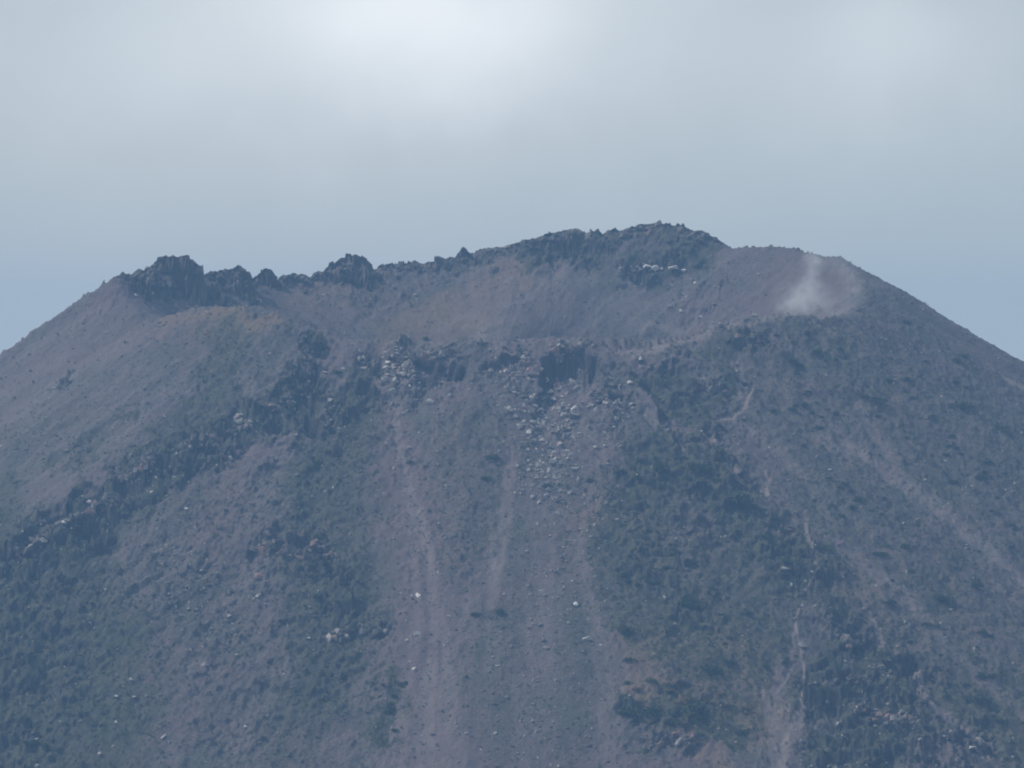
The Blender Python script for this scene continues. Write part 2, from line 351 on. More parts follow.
# the knob right of centre: its steep flank falls away from the sun
scarp2([(586, 338), (606, 348), (626, 364), (640, 382), (652, 402)], 11, 45, -1)
scarp2([(540, 372), (542, 356), (552, 349), (563, 351)], 16, 22)
for pts, A, L in [
    ([(564, 350), (580, 345), (602, 352)], 10, 13), ([(478, 359), (500, 354), (532, 351)], 7, 10), ([(412, 364), (430, 355), (468, 359)], 11, 16),
    ([(380, 392), (400, 388), (425, 392)], 5, 12), ([(592, 384), (612, 384), (640, 396)], 5, 16),
    ([(296, 370), (310, 362), (330, 366)], 7, 14), ([(290, 392), (306, 384), (322, 392)], 8, 16), ([(262, 410), (285, 403), (306, 408), (325, 420)], 7, 16),
    ([(228, 430), (240, 424), (256, 426)], 7, 14), ([(190, 442), (212, 438), (232, 440)], 6, 12), ([(140, 466), (160, 456), (178, 458)], 7, 15),
    ([(106, 488), (128, 478), (146, 482)], 6, 16), ([(70, 520), (96, 516), (122, 520)], 8, 20), ([(45, 510), (60, 503), (75, 510)], 5, 12), ([(0, 548), (20, 545), (45, 552)], 6, 14),
    ([(340, 384), (355, 378), (372, 384)], 7, 14), ([(352, 352), (370, 348), (385, 352)], 6, 14), ([(282, 548), (310, 540), (335, 548)], 5, 12),
    ([(245, 548), (262, 542), (280, 550)], 5, 10), ([(335, 636), (360, 628), (392, 624)], 3.5, 8), ([(736, 334), (752, 328), (772, 336)], 6, 16),
    ([(655, 352), (672, 350), (690, 358)], 4, 12), ([(668, 372), (690, 378), (710, 388)], 4.5, 12), ([(770, 520), (785, 515), (800, 524)], 5, 12),
    ([(690, 590), (700, 586), (712, 596)], 4, 12), ([(868, 662), (890, 656), (915, 664)], 6, 14), ([(955, 738), (975, 732), (1000, 742)], 6, 12),
    ([(838, 684), (860, 672), (874, 668)], 4, 10), ([(30, 640), (60, 630), (90, 640)], 4, 16), ([(0, 690), (30, 682), (60, 690)], 5, 20), ([(70, 580), (90, 572), (110, 580)], 4, 12)]:
    scarp(pts, A, L)
for pts, A, L in [([(128, 284), (140, 277), (165, 282), (230, 292)], 5, 10), ([(440, 262), (470, 254), (500, 250)], 4, 6),
                  ([(545, 238), (565, 235), (600, 236)], 7, 22), ([(622, 263), (645, 258), (690, 262)], 6, 10), ([(690, 244), (705, 242), (722, 252)], 5, 16)]:
    scarp(pts, A, L, rough=2.5, reg=inner)
streak = np.clip(.5 + fbm(arc / 2.6, RR / 45, 130, 4, .6) * .9 + fbm(arc / 11, RR / 70, 131, 3) * .5, 0, 1)
Z = z.astype(np.float32)
ny, nx = Z.shape
YD = Y + np.clip(rug * 1.2 + .12 * (1 - smooth), 0, 1) * (fbm(X / 3.0, Z / 2.6, 120, 4, .65) * 2.6 + fbm(X / 9, Z / 7, 121, 2) * 2.2) * ((Y > -455) & (Y < 110) & (np.abs(X) < 290))

# ---- look up points of the finished mountain
def height(x, y):
    x = np.atleast_1d(np.asarray(x, float)); y = np.atleast_1d(np.asarray(y, float))
    i = np.clip(np.searchsorted(xs, x) - 1, 0, nx - 2); j = np.clip(np.searchsorted(ys, y) - 1, 0, ny - 2)
    fx = np.clip((x - xs[i]) / (xs[i + 1] - xs[i]), 0, 1); fy = np.clip((y - ys[j]) / (ys[j + 1] - ys[j]), 0, 1)
    return (Z[j, i] * (1 - fx) + Z[j, i + 1] * fx) * (1 - fy) + (Z[j + 1, i] * (1 - fx) + Z[j + 1, i + 1] * fx) * fy
def hit(px, py):
    """where the line of sight through a picture point meets the mountain"""
    px = np.atleast_1d(np.asarray(px, float)); py = np.atleast_1d(np.asarray(py, float))
    yv = np.arange(-460, 110, 0.7); D = yv - CAMY
    out = np.full((len(px), 3), np.nan)
    for i in range(len(px)):
        x = (px[i] - 512) * D / F; h = height(x, yv)
        k = np.nonzero((384 - py[i]) * D / F <= h)[0]
        if len(k): out[i] = (x[k[0]], yv[k[0]], h[k[0]])
    return out
def sample(arr, x, y):
    i = np.clip(np.searchsorted(xs, x), 0, nx - 1); j = np.clip(np.searchsorted(ys, y), 0, ny - 1)
    return arr[j, i]

# ------------------------------------------------------------------ materials
def new_mat(name, rough=0.95):
    m = bpy.data.materials.new(name); m.use_nodes = True
    b = m.node_tree.nodes['Principled BSDF']; b.inputs['Roughness'].default_value = rough
    b.inputs['Specular IOR Level'].default_value = 0.15
    return m, m.node_tree, b
def noise_node(nt, vec, scale, detail=4, rough=0.6, dim='3D'):
    n = nt.nodes.new('ShaderNodeTexNoise'); n.inputs['Scale'].default_value = scale
    n.inputs['Detail'].default_value = detail; n.inputs['Roughness'].default_value = rough
    nt.links.new(vec, n.inputs['Vector']); return n.outputs[0]
def ramp(nt, v, a, b):
    n = nt.nodes.new('ShaderNodeMapRange'); n.inputs[1].default_value = a; n.inputs[2].default_value = b; n.clamp = True
    nt.links.new(v, n.inputs[0]); return n.outputs[0]
# mountain surface: volcanic grit whose kind follows the 'kind_a'/'kind_b' layers
M_GROUND, g, bs = new_mat('volcanic_scree')
geo = N(g, 'ShaderNodeNewGeometry'); P = geo.outputs['Position']
aA = N(g, 'ShaderNodeAttribute', attribute_name='kind_a'); aB = N(g, 'ShaderNodeAttribute', attribute_name='kind_b')
sA = N(g, 'ShaderNodeSeparateColor'); g.links.new(aA.outputs['Color'], sA.inputs[0])
sB = N(g, 'ShaderNodeSeparateColor'); g.links.new(aB.outputs['Color'], sB.inputs[0])
n1 = noise_node(g, P, 0.06, 5, .6); n2 = noise_node(g, P, 0.45, 5, .65); n3 = noise_node(g, P, 1.3, 3, .7); n4 = noise_node(g, P, 0.17, 4, .6)
c = mix_c(g, ramp(g, n1, .35, .65), (0.084, 0.082, 0.080), (0.154, 0.120, 0.128))
c = mix_c(g, math_n(g, 'MULTIPLY', ramp(g, sB.outputs[2], .55, .9), 0.45), c, (0.20, 0.175, 0.170))
c = mix_c(g, math_n(g, 'MULTIPLY', ramp(g, sB.outputs[2], .48, .15), 0.45), c, (0.065, 0.06, 0.06))
c = mix_c(g, math_n(g, 'MULTIPLY', ramp(g, n3, .54, .66), 0.7), c, (0.27, 0.245, 0.235))
c = mix_c(g, math_n(g, 'MULTIPLY', ramp(g, n2, .50, .38), 0.8), c, (0.045, 0.045, 0.043))
c = mix_c(g, math_n(g, 'MULTIPLY', sA.outputs[1], ramp(g, n4, .25, .6)), c, (0.160, 0.115, 0.121))
c = mix_c(g, math_n(g, 'MULTIPLY', sA.outputs[2], ramp(g, n2, .25, .6)), c, (0.215, 0.150, 0.095))
c = mix_c(g, math_n(g, 'MULTIPLY', sB.outputs[0], ramp(g, n2, .1, .5)), c, (0.215, 0.180, 0.178))
n5 = noise_node(g, P, 0.028, 4, .6)
c = mix_c(g, ramp(g, n5, .45, .75), c, (0.140, 0.107, 0.114))
c = mix_c(g, math_n(g, 'MULTIPLY', ramp(g, n5, .48, .25), .6), c, (0.085, 0.092, 0.078))
vf = math_n(g, 'MULTIPLY', ramp(g, math_n(g, 'ADD', math_n(g, 'MULTIPLY', sA.outputs[0], 0.78), math_n(g, 'MULTIPLY', math_n(g, 'SUBTRACT', n2, 0.5), 3.4)), .15, .75), 0.85)
vc = mix_c(g, ramp(g, n4, .35, .65), (0.036, 0.048, 0.032), (0.070, 0.080, 0.042))
c = mix_c(g, vf, c, vc)
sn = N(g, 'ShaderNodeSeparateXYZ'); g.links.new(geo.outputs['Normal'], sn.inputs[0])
lava_shade = mix_c(g, ramp(g, n3, .4, .65), (0.030, 0.032, 0.033), (0.075, 0.070, 0.068))
c = mix_c(g, math_n(g, 'MULTIPLY', ramp(g, sn.outputs[2], .60, .36), .92), c, lava_shade)  # dark bedrock on steep faces, also paints the hollows' shade into the colour
c = mix_c(g, math_n(g, 'MULTIPLY', sB.outputs[1], .8), c, (0.25, 0.205, 0.185))
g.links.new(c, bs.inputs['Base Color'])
bp = N(g, 'ShaderNodeBump'); bp.inputs['Strength'].default_value = 0.8; bp.inputs['Distance'].default_value = 0.9
g.links.new(n3, bp.inputs['Height']); g.links.new(bp.outputs[0], bs.inputs['Normal'])
# rock for crags and boulders, 'tone' is each block's own stone
M_ROCK, g, bs = new_mat('weathered_lava')
at = N(g, 'ShaderNodeAttribute', attribute_name='tone')
oc = N(g, 'ShaderNodeTexCoord'); P = N(g, 'ShaderNodeNewGeometry').outputs['Position']
n1 = noise_node(g, P, 0.5, 5, .65); n2 = noise_node(g, P, 1.9, 3, .6)
c = mix_c(g, math_n(g, 'MULTIPLY', ramp(g, n1, .42, .68), .75), at.outputs['Color'], (0.07, 0.065, 0.06))
c = mix_c(g, math_n(g, 'MULTIPLY', ramp(g, n2, .5, .75), .35), c, (0.30, 0.26, 0.24))
g.links.new(c, bs.inputs['Base Color'])
bp = N(g, 'ShaderNodeBump'); bp.inputs['Strength'].default_value = 0.8; bp.inputs['Distance'].default_value = 0.7
g.links.new(n1, bp.inputs['Height']); g.links.new(bp.outputs[0], bs.inputs['Normal'])
def boulder_mat(name, col):
    m, g, bs = new_mat(name)
    oi = N(g, 'ShaderNodeObjectInfo'); P = N(g, 'ShaderNodeNewGeometry').outputs['Position']
    n1 = noise_node(g, P, 0.9, 4, .65)
    c = mix_c(g, math_n(g, 'MULTIPLY', ramp(g, n1, .40, .70), .6), col, tuple(v * .45 for v in col))
    c = mix_c(g, math_n(g, 'MULTIPLY', oi.outputs['Random'], .5), c, (0.17, 0.14, 0.13))
    g.links.new(c, bs.inputs['Base Color'])
    bp = N(g, 'ShaderNodeBump'); bp.inputs['Strength'].default_value = 0.5; bp.inputs['Distance'].default_value = 0.4
    g.links.new(n1, bp.inputs['Height']); g.links.new(bp.outputs[0], bs.inputs['Normal'])
    return m
M_GREY = boulder_mat('grey_stone', (0.24, 0.22, 0.215)); M_PALE = boulder_mat('pale_stone', (0.42, 0.39, 0.37))
M_RED = boulder_mat('reddish_stone', (0.34, 0.20, 0.17)); M_WHITE = boulder_mat('white_stone', (0.74, 0.70, 0.67))
def leaf_mat(name, a, b):
    m, g, bs = new_mat(name, .8)
    oi = N(g, 'ShaderNodeObjectInfo'); P = N(g, 'ShaderNodeNewGeometry').outputs['Position']
    c = mix_c(g, ramp(g, noise_node(g, P, 0.8, 4, .6), .35, .65), a, b)
    c = mix_c(g, math_n(g, 'MULTIPLY', oi.outputs['Random'], .5), c, tuple(v * 1.3 for v in b))
    g.links.new(c, bs.inputs['Base Color']); return m
M_LEAF = leaf_mat('shrub_leaves', (0.028, 0.045, 0.022), (0.050, 0.070, 0.028))
M_DRY = leaf_mat('dry_shrub', (0.11, 0.085, 0.035), (0.20, 0.13, 0.055))

# ------------------------------------------------------------------ building meshes
def link(name, me, mat, kind=None, label=None, cat=None, group=None, smooth=False):
    o = bpy.data.objects.new(name, me); COL.objects.link(o)
    if mat is not None and not me.materials: me.materials.append(mat)
    if kind: o['kind'] = kind
    if label: o['label'] = label
    if cat: o['category'] = cat
    if group: o['group'] = group
    return o
def mesh_np(name, v, faces, smooth=False):
    """v (n,3), faces (m,k)"""
    me = bpy.data.meshes.new(name); k = faces.shape[1]
    me.vertices.add(len(v)); me.vertices.foreach_set('co', np.ascontiguousarray(v, np.float32).ravel())
    me.loops.add(faces.size); me.loops.foreach_set('vertex_index', faces.astype(np.int32).ravel())
    me.polygons.add(len(faces)); me.polygons.foreach_set('loop_start', np.arange(0, faces.size, k, dtype=np.int32))
    me.polygons.foreach_set('use_smooth', np.full(len(faces), smooth)); me.update(calc_edges=True); me.validate()
    return me
# the mountain sheet, split where the foot trail runs
idx = np.arange(ny * nx).reshape(ny, nx)
quads = np.stack([idx[:-1, :-1], idx[:-1, 1:], idx[1:, 1:], idx[1:, :-1]], -1).reshape(-1, 4)
V = np.stack([X, YD, Z], -1).reshape(-1, 3)
KA = np.stack([veg_shade, pink, tan, np.ones_like(veg_shade)], -1).reshape(-1, 4).astype(np.float32)
KB = np.stack([pale, trail, streak, np.ones_like(veg_shade)], -1).reshape(-1, 4).astype(np.float32)
def sheet(name, sel, **kw):
    q = quads[sel]; used, inv = np.unique(q, return_inverse=True)
    me = mesh_np(name, V[used], inv.reshape(q.shape), smooth=True)
    for nm, arr in (('kind_a', KA), ('kind_b', KB)):
        at = me.color_attributes.new(nm, 'FLOAT_COLOR', 'POINT'); at.data.foreach_set('color', arr[used].ravel())
    return link(name, me, M_GROUND, **kw)
q_trail = trail_hard.reshape(-1)[quads].sum(1) >= 3
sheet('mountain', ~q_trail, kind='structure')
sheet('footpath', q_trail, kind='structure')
# low country round the cone
M_LOW, g, bs = new_mat('lowland')
P = N(g, 'ShaderNodeNewGeometry').outputs['Position']
c = mix_c(g, ramp(g, noise_node(g, P, .006, 5, .6), .4, .6), (0.05, 0.065, 0.03), (0.12, 0.10, 0.06)); g.links.new(c, bs.inputs['Base Color'])
gx = np.linspace(-1, 1, 60); GX, GY = np.meshgrid(gx * 1900, gx * 2050 - 550)
GZ = -345 + fbm(GX / 400, GY / 400, 90, 3) * 12
gi = np.arange(3600).reshape(60, 60)
link('ground', mesh_np('ground', np.stack([GX, GY, GZ], -1).reshape(-1, 3), np.stack([gi[:-1, :-1], gi[:-1, 1:], gi[1:, 1:], gi[1:, :-1]], -1).reshape(-1, 4), True), M_LOW, kind='structure')

# ---- rock prototypes: angular hulls
def hull_proto(n, seed):
    r = np.random.default_rng(seed); p = r.normal(size=(n, 3)); p /= np.linalg.norm(p, axis=1)[:, None]
    p *= r.uniform(.75, 1.05, (n, 1)); p *= np.array([1, r.uniform(.7, 1), r.uniform(.55, .9)])
    bm = bmesh.new()
    for q in p: bm.verts.new(q)
    res = bmesh.ops.convex_hull(bm, input=bm.verts)
    bmesh.ops.delete(bm, geom=[v for v in bm.verts if not v.link_faces], context='VERTS')
    bmesh.ops.triangulate(bm, faces=bm.faces); bm.verts.index_update()
    v = np.array([x.co[:] for x in bm.verts]); f = np.array([[x.index for x in fa.verts] for fa in bm.faces]); bm.free()
    return v, f
PROTO = [hull_proto(n, s) for s, n in enumerate([9, 10, 11, 12, 14, 10, 13, 12, 16, 11, 9, 14])]
def rot_rand(r):
    q = r.normal(size=4); q /= np.linalg.norm(q); w, x, y, z_ = q
    return np.array([[1 - 2 * (y * y + z_ * z_), 2 * (x * y - z_ * w), 2 * (x * z_ + y * w)], [2 * (x * y + z_ * w), 1 - 2 * (x * x + z_ * z_), 2 * (y * z_ - x * w)], [2 * (x * z_ - y * w), 2 * (y * z_ + x * w), 1 - 2 * (x * x + y * y)]])
def rocks_mesh(name, pts, sizes, tones, r, up=10 ** 9):
    vs, fs, ts = [], [], []; off = 0
    for i_, (p, s, t) in enumerate(zip(pts, sizes, tones)):
        v, f = PROTO[r.integers(len(PROTO))]
        v = v @ rot_rand(r).T
        v = v * (np.asarray(s) * .5) + p
        vs.append(v); fs.append(f + off); off += len(v); ts.append(np.tile((*t, 1), (len(v), 1)))
    me = mesh_np(name, np.concatenate(vs), np.concatenate(fs))
    at = me.color_attributes.new('tone', 'FLOAT_COLOR', 'POINT'); at.data.foreach_set('color', np.concatenate(ts).astype(np.float32).ravel())
    return me
DARK = np.array([.085, .08, .07]); GREEN = np.array([.05, .06, .035]); MID = np.array([.16, .135, .125]); LIGHT = np.array([.34, .31, .29]); PINKT = np.array([.24, .15, .135])
def tones_for(n, r, mix):
    pal = [DARK, GREEN, MID, LIGHT, PINKT]
    k = r.choice(5, n, p=np.array(mix) / sum(mix)); j = r.uniform(.8, 1.2, (n, 1))
    return np.array([pal[i] for i in k]) * j
def crest_crag(prof, y, label, mix, size=(3, 6.5), n=60, depth=5.0):
    """a crag standing on the crater rim; prof = outline of its top in picture points, y = its distance"""
    r = np.random.default_rng(int(prof[0][0]) * 3 + 1); sd = int(prof[0][0])
    prof = np.array(prof, float); D = y - CAMY; k_ = D / F
    x0, x1 = (prof[0, 0] - 512) * k_, (prof[-1, 0] - 512) * k_
    gx_ = np.arange(x0 - 1.5, x1 + 1.5, .55); gy_ = np.arange(y - depth * 1.7, y + depth * 1.7, .6)
    A, B = np.meshgrid(gx_, gy_)
    d1, c1_, ux, uy = worley(A / 4.6 + .3 * fbm(A / 3, B / 3, sd, 2), B / 3.6, sd + 1); d2, c2_, vx_, vy_ = worley(A / 1.9, B / 1.7, sd + 2)
    gz_ = height(A.ravel(), B.ravel()).reshape(A.shape)
    top = -1.7 + (384 - np.interp(A / k_ + 512 + fbm(A / 2.5, B / 4, sd + 3, 3) * 3, prof[:, 0], prof[:, 1])) * k_ - .3
    rise = np.maximum(top - gz_, 1.2)
    q = np.abs(B - y + fbm(A / 6, B / 6, sd + 4, 3) * 3) / (depth * (1 + .5 * fbm(A / 8, B / 20, sd + 6, 2)))
    endf = sstep(x0 - 1.5, x0 + 1.2, A) * sstep(x1 + 1.5, x1 - 1.2, A)
    body = np.clip(1.08 - q ** 1.8, -.6, 1) * endf
    amp = np.minimum(rise * .24, 1.8)
    zz = gz_ - 1.5 + (rise + 1.5) * body + ((c1_ - .62) * 1.5 + ux * (c1_ * 5.3 % 1 - .5) * 1.4 - uy * (c1_ * 9.7 % 1) * 1.2) * amp + ((c2_ - .5) * .9 + (c2_ * 7.1 % 1 - .5) * vx_) * amp * .55
    d3, c3_, sx_, sy_ = worley(A / 3.4 + .3 * fbm(A / 2, zz / 2, sd + 10, 2), zz / 2.6 + .15 * B, sd + 9)
    YY = B + fbm(A / 2.4, zz / 2.0, sd + 7, 3) * 2.4 + (c3_ - .5) * 2.6 - sy_ * 1.6
    AA = A + fbm(B / 2.4 + 5, zz / 2.0, sd + 8, 3) * 1.4
    edge = np.zeros(A.shape, bool); edge[0] = edge[-1] = True; edge[:, 0] = edge[:, -1] = True
    zz = np.where(edge, gz_ - 2.5, zz)
    gi_ = np.arange(A.size).reshape(A.shape)
    fq = np.stack([gi_[:-1, :-1], gi_[:-1, 1:], gi_[1:, 1:], gi_[1:, :-1]], -1).reshape(-1, 4)
    ring = np.concatenate([gi_[0, :], gi_[1:, -1], gi_[-1, -2::-1], gi_[-2:0:-1, 0]])
    me = mesh_np('rock_outcrop', np.stack([AA, YY, zz], -1).reshape(-1, 3), fq)
    pal = np.array([DARK, GREEN, MID, LIGHT, PINKT]); cum = np.cumsum(np.array(mix) / sum(mix))
    t_ = pal[np.minimum(np.searchsorted(cum, ((c3_ * 3.1 + .12 * c1_) % 1).ravel()), 4)] * (.75 + .5 * (c3_ * 7.7 % 1).reshape(-1, 1)); t_ = t_ * .55 + DARK * .45
    at = me.color_attributes.new('tone', 'FLOAT_COLOR', 'POINT'); at.data.foreach_set('color', np.concatenate([t_, np.ones((len(t_), 1))], 1).astype(np.float32).ravel())
    return link('rock_outcrop', me, M_ROCK, label=label, cat='rock outcrop', group='dark crags along the crater rim')
DK = [5, 1.5, 3.5, .8, 1.2]
crest_crag([(108, 287), (122, 276), (140, 268), (150, 262)], 12, 'low grey rock shoulder at the far left end of the crater rim', [3, 3, 4, .6, 1], (2.5, 4.5), 40, 6)
crest_crag([(148, 264), (158, 258), (166, 253), (186, 254), (192, 257), (203, 261), (205, 275)], 40, 'largest dark crag on the left crater rim, squared off on its right side', DK, (5, 10), 30, 5)
crest_crag([(203, 272), (213, 267), (225, 263), (231, 266), (240, 261), (247, 265), (253, 276)], 62, 'dark twin-topped crag on the rim right of the largest left crag', DK, (4.5, 9), 22, 5)
crest_crag([(250, 277), (260, 268), (265, 265), (271, 265), (275, 269), (279, 274)], 76, 'small pointed dark crag on the rim between two broader crags', DK, (4, 7.5), 12, 3)
crest_crag([(278, 275), (288, 271), (300, 270), (311, 274)], 82, 'low lumpy crag in the rim dip left of the dome-shaped crag', [4, 3, 4, 1, 2], (2.5, 4.5), 50, 5)
crest_crag([(312, 270), (322, 267), (333, 258), (344, 253), (356, 252), (366, 258), (374, 266), (380, 271)], 88, 'dome-shaped dark crag alone on the rim left of the long low ledge', DK, (5, 10), 28, 5)
crest_crag([(378, 268), (392, 263), (410, 262), (422, 262), (440, 263)], 95, 'long low rock ledge right of the dome-shaped crag', [4, 2, 4, 1, 2], (2, 3.6), 60, 4)
crest_crag([(440, 262), (452, 258), (460, 255), (472, 252), (480, 252), (500, 246), (520, 240), (532, 240)], 101, 'ragged rock band climbing the rim toward the summit', [4, 2, 4, 1, 3], (2, 4.2), 90, 4)
crest_crag([(530, 241), (541, 236), (553, 229), (560, 229), (580, 229), (598, 230), (604, 236)], 101, 'broad dark green crag left of the summit block', DK, (2.8, 5.5), 90, 5)
crest_crag([(600, 232), (618, 229), (630, 224), (645, 224), (655, 223), (668, 223), (676, 227), (690, 231)], 97, 'rounded rocky summit block, highest point of the crater rim', [3, 2, 4, 1, 4], (2.2, 4.5), 110, 5)
crest_crag([(684, 234), (694, 232), (701, 230), (708, 235), (716, 244), (722, 249)], 88, 'pointed crag at the right shoulder of the summit', [3, 2, 4, .5, 3], (2.2, 4.2), 60, 4)
def slope_crag(areas, label, mix, size=(2, 5), n=60, group='rock outcrops on the near slope', sink=.2):
    """an outcrop on a slope: blocks bedded in the ground inside ellipses (px, py, rx, ry)"""
    r = np.random.default_rng(int(areas[0][0] * 7 + areas[0][1]))
    P_ = []
    for (cx, cy, rx, ry) in areas:
        m = max(4, int(n * rx * ry / sum(a[2] * a[3] for a in areas)))
        a = r.uniform(0, 2 * math.pi, m); q = np.sqrt(r.uniform(0, 1, m))
        P_.append(np.stack([cx + rx * q * np.cos(a), cy + ry * q * np.sin(a)], 1))
    P_ = np.concatenate(P_); h = hit(P_[:, 0], P_[:, 1]); h = h[~np.isnan(h[:, 0])]
    s = r.uniform(0, 1, len(h)) ** 2 * (size[1] - size[0]) + size[0]
    bed = []
    for (cx, cy, rx, ry) in areas:
        for u_ in np.arange(-rx * .8, rx * .81, 4):
            bed.append((cx + u_, cy + r.uniform(-.45, .45) * ry))
    for (a0, b0, _, _), (a1, b1, _, _) in zip(areas[:-1], areas[1:]):
        for u_ in np.linspace(0, 1, 2 + int(np.hypot(a1 - a0, b1 - b0) / 4)): bed.append((a0 + (a1 - a0) * u_, b0 + (b1 - b0) * u_))
    bed = np.array(bed); hb = hit(bed[:, 0], bed[:, 1]); hb = hb[~np.isnan(hb[:, 0])]
    h[:, 2] += s * r.uniform(-.15, .25, len(h)) - sink
    hb[:, 2] -= .8
    h = np.concatenate([h, hb]); s = np.concatenate([s, r.uniform(4.5, 6.5, len(hb))])
    # keep the blocks that lock together into one outcrop
    dd = np.linalg.norm(h[:, None] - h[None], axis=2) < .33 * (s[:, None] + s[None])
    lab = np.arange(len(h))
    for _ in range(60):
        new = np.where(dd, lab[None], 10 ** 6).min(1)
        if (new == lab).all(): break
        lab = new
    keep = lab == np.bincount(lab).argmax(); h, s = h[keep], s[keep]
    me = rocks_mesh('rock_outcrop', h, s[:, None] * r.uniform(.75, 1.3, (len(h), 3)), tones_for(len(h), r, mix), r)
    return link('rock_outcrop', me, M_ROCK, label=label, cat='rock outcrop', group=group)
MX = [3, 2, 4, 2, 2]; PL = [1, 1, 3, 5, 2]
for a in [
    ([(400, 372, 14, 14), (412, 362, 16, 8)], 'pale broken outcrop at the top of the reddish scree chute', PL, (1.5, 4), 80),
    ([(445, 352, 30, 6), (425, 358, 15, 6)], 'dark ledge under the near lip, left of the central crag', [1, 1, 5, 1.5, 2], (1.2, 3.2), 30),
    ([(505, 352, 25, 6), (530, 362, 8, 10)], 'ledge with a pinkish knob joining the central crag on its left', [1, 1, 5, 1.5, 2], (1.2, 3.2), 30),
    ([(575, 345, 26, 5), (560, 352, 5, 18), (588, 343, 12, 4)], 'central crag hanging over the dark shadowed hollows of the near lip', [1, 1, 5, 1.5, 2.5], (1.5, 4), 60),
    ([(592, 388, 16, 8), (612, 408, 14, 14)], 'blocky pale-topped rib below the right half of the central crag', PL, (1.5, 4.5), 90),
    ([(312, 352, 10, 8), (305, 372, 10, 10)], 'topmost dark outcrop of the left ridge, just under the lip', MX, (2, 4.5), 40),
    ([(366, 362, 8, 12), (358, 380, 10, 10)], 'outcrop with white-specked blocks left of the reddish chute', MX, (1.5, 4), 50),
    ([(298, 398, 18, 8), (275, 410, 16, 6)], 'outcrop with pale ledges midway between the hump and the reddish chute', PL, (1.5, 4.5), 50),
    ([(246, 422, 12, 7), (236, 432, 9, 7)], 'large pale rock face low on the left ridge', PL, (2.5, 6), 36),
    ([(212, 438, 12, 6), (190, 448, 14, 7)], 'dark broken blocks just left of the large pale rock face', MX, (2, 5), 44),
    ([(150, 460, 14, 8), (128, 478, 16, 8)], 'rock steps with small pale faces in the middle of the left ridge', MX, (2, 4.5), 50),
    ([(105, 500, 18, 12), (68, 522, 12, 8)], 'lower rock steps of the left ridge with one bright block', MX, (2, 5), 60),
    ([(15, 555, 16, 8), (45, 540, 14, 8)], 'outcrop where the left ridge leaves the picture at the left edge', MX, (2, 5), 44),
    ([(262, 548, 16, 8), (290, 556, 14, 8)], 'broken outcrop above the large flat boulder on the left slope', MX, (2, 4.5), 44),
    ([(320, 545, 12, 10), (335, 560, 8, 8)], 'dark green outcrop right of the pale slab on the left slope', DK, (2, 4.5), 40),
    ([(360, 632, 26, 4), (330, 640, 10, 5)], 'low rock line slanting up to the edge of the scree', MX, (1.2, 3), 40),
    ([(640, 268, 18, 8)], 'dark cliff around the white patches on the inner crater wall', DK, (2, 4.5), 40),
    ([(140, 284, 18, 8), (165, 285, 16, 7)], 'dark rocks tumbling below the largest left crag', DK, (2, 5), 60),
    ([(752, 340, 18, 8)], 'dark outcrop under the steaming shoulder', DK, (2, 4.5), 40),
    ([(690, 378, 22, 8), (718, 388, 12, 8)], 'green-stained outcrop above the fork of the footpath', DK, (1.5, 4), 40),
    ([(780, 530, 22, 16), (800, 560, 12, 14)], 'dark rough outcrop left of the footpath on the right slope', DK, (1.8, 4.5), 80),
    ([(835, 610, 16, 22), (850, 640, 14, 12)], 'rugged outcrop right of the footpath', MX, (1.8, 4), 80),
    ([(890, 672, 26, 10), (860, 680, 20, 6)], 'dark overhung outcrop near the bottom right of the slope', DK, (2, 5), 60),
    ([(860, 720, 44, 18), (910, 720, 26, 14)], 'wide field of pale-flecked blocks at the bottom right', MX, (1.5, 4), 130),
    ([(985, 745, 16, 12), (955, 735, 12, 8)], 'dark outcrop in the bottom right corner beside a pale gully', MX, (1.8, 4.5), 50),
    ([(660, 745, 26, 14), (690, 738, 14, 10)], 'grey rubble outcrop below the dark bushes at the bottom', MX, (1.5, 3.8), 70)]:
    g_ = 'rock outcrops on the near slope' if a[0][0][1] > 330 else 'rock outcrops inside the crater rim'
    slope_crag(*a[:2], a[2], a[3], a[4], g_)

# ---- boulders, each one an object
PM = []
for k, (v, f) in enumerate(PROTO):
    PM.append({m.name: (lambda me, m=m: (me.materials.append(m), me)[1])(mesh_np('boulder', v * .5, f)) for m in (M_GREY, M_PALE, M_RED, M_WHITE)})
def boulder(px, py, size_px, mat, label, group=None, flat=1.0):
    h = hit([px], [py])[0]
    if np.isnan(h[0]): return None
    D = h[1] - CAMY; s = size_px * D / F * 1.28
    if 615 < px < 690 and 260 < py < 276: s *= 1.05; h = h + np.array([0, -2.0, -.2])   # standing out in front of the cliff
    me = PM[random.randrange(len(PM))][mat.name]
    o = bpy.data.objects.new('boulder', me); COL.objects.link(o)
    o.location = (h[0], h[1], h[2] + s * .08 * flat)
    o.rotation_euler = (random.uniform(-.5, .5), random.uniform(-.5, .5), random.uniform(0, 6.28))
    o.scale = (s * random.uniform(.9, 1.25), s * random.uniform(.8, 1.1), s * random.uniform(.75, 1.0) * flat)
    o['label'] = label; o['category'] = 'boulder'
    if group: o['group'] = group
    return o
G, PA, RD, WH = M_GREY, M_PALE, M_RED, M_WHITE
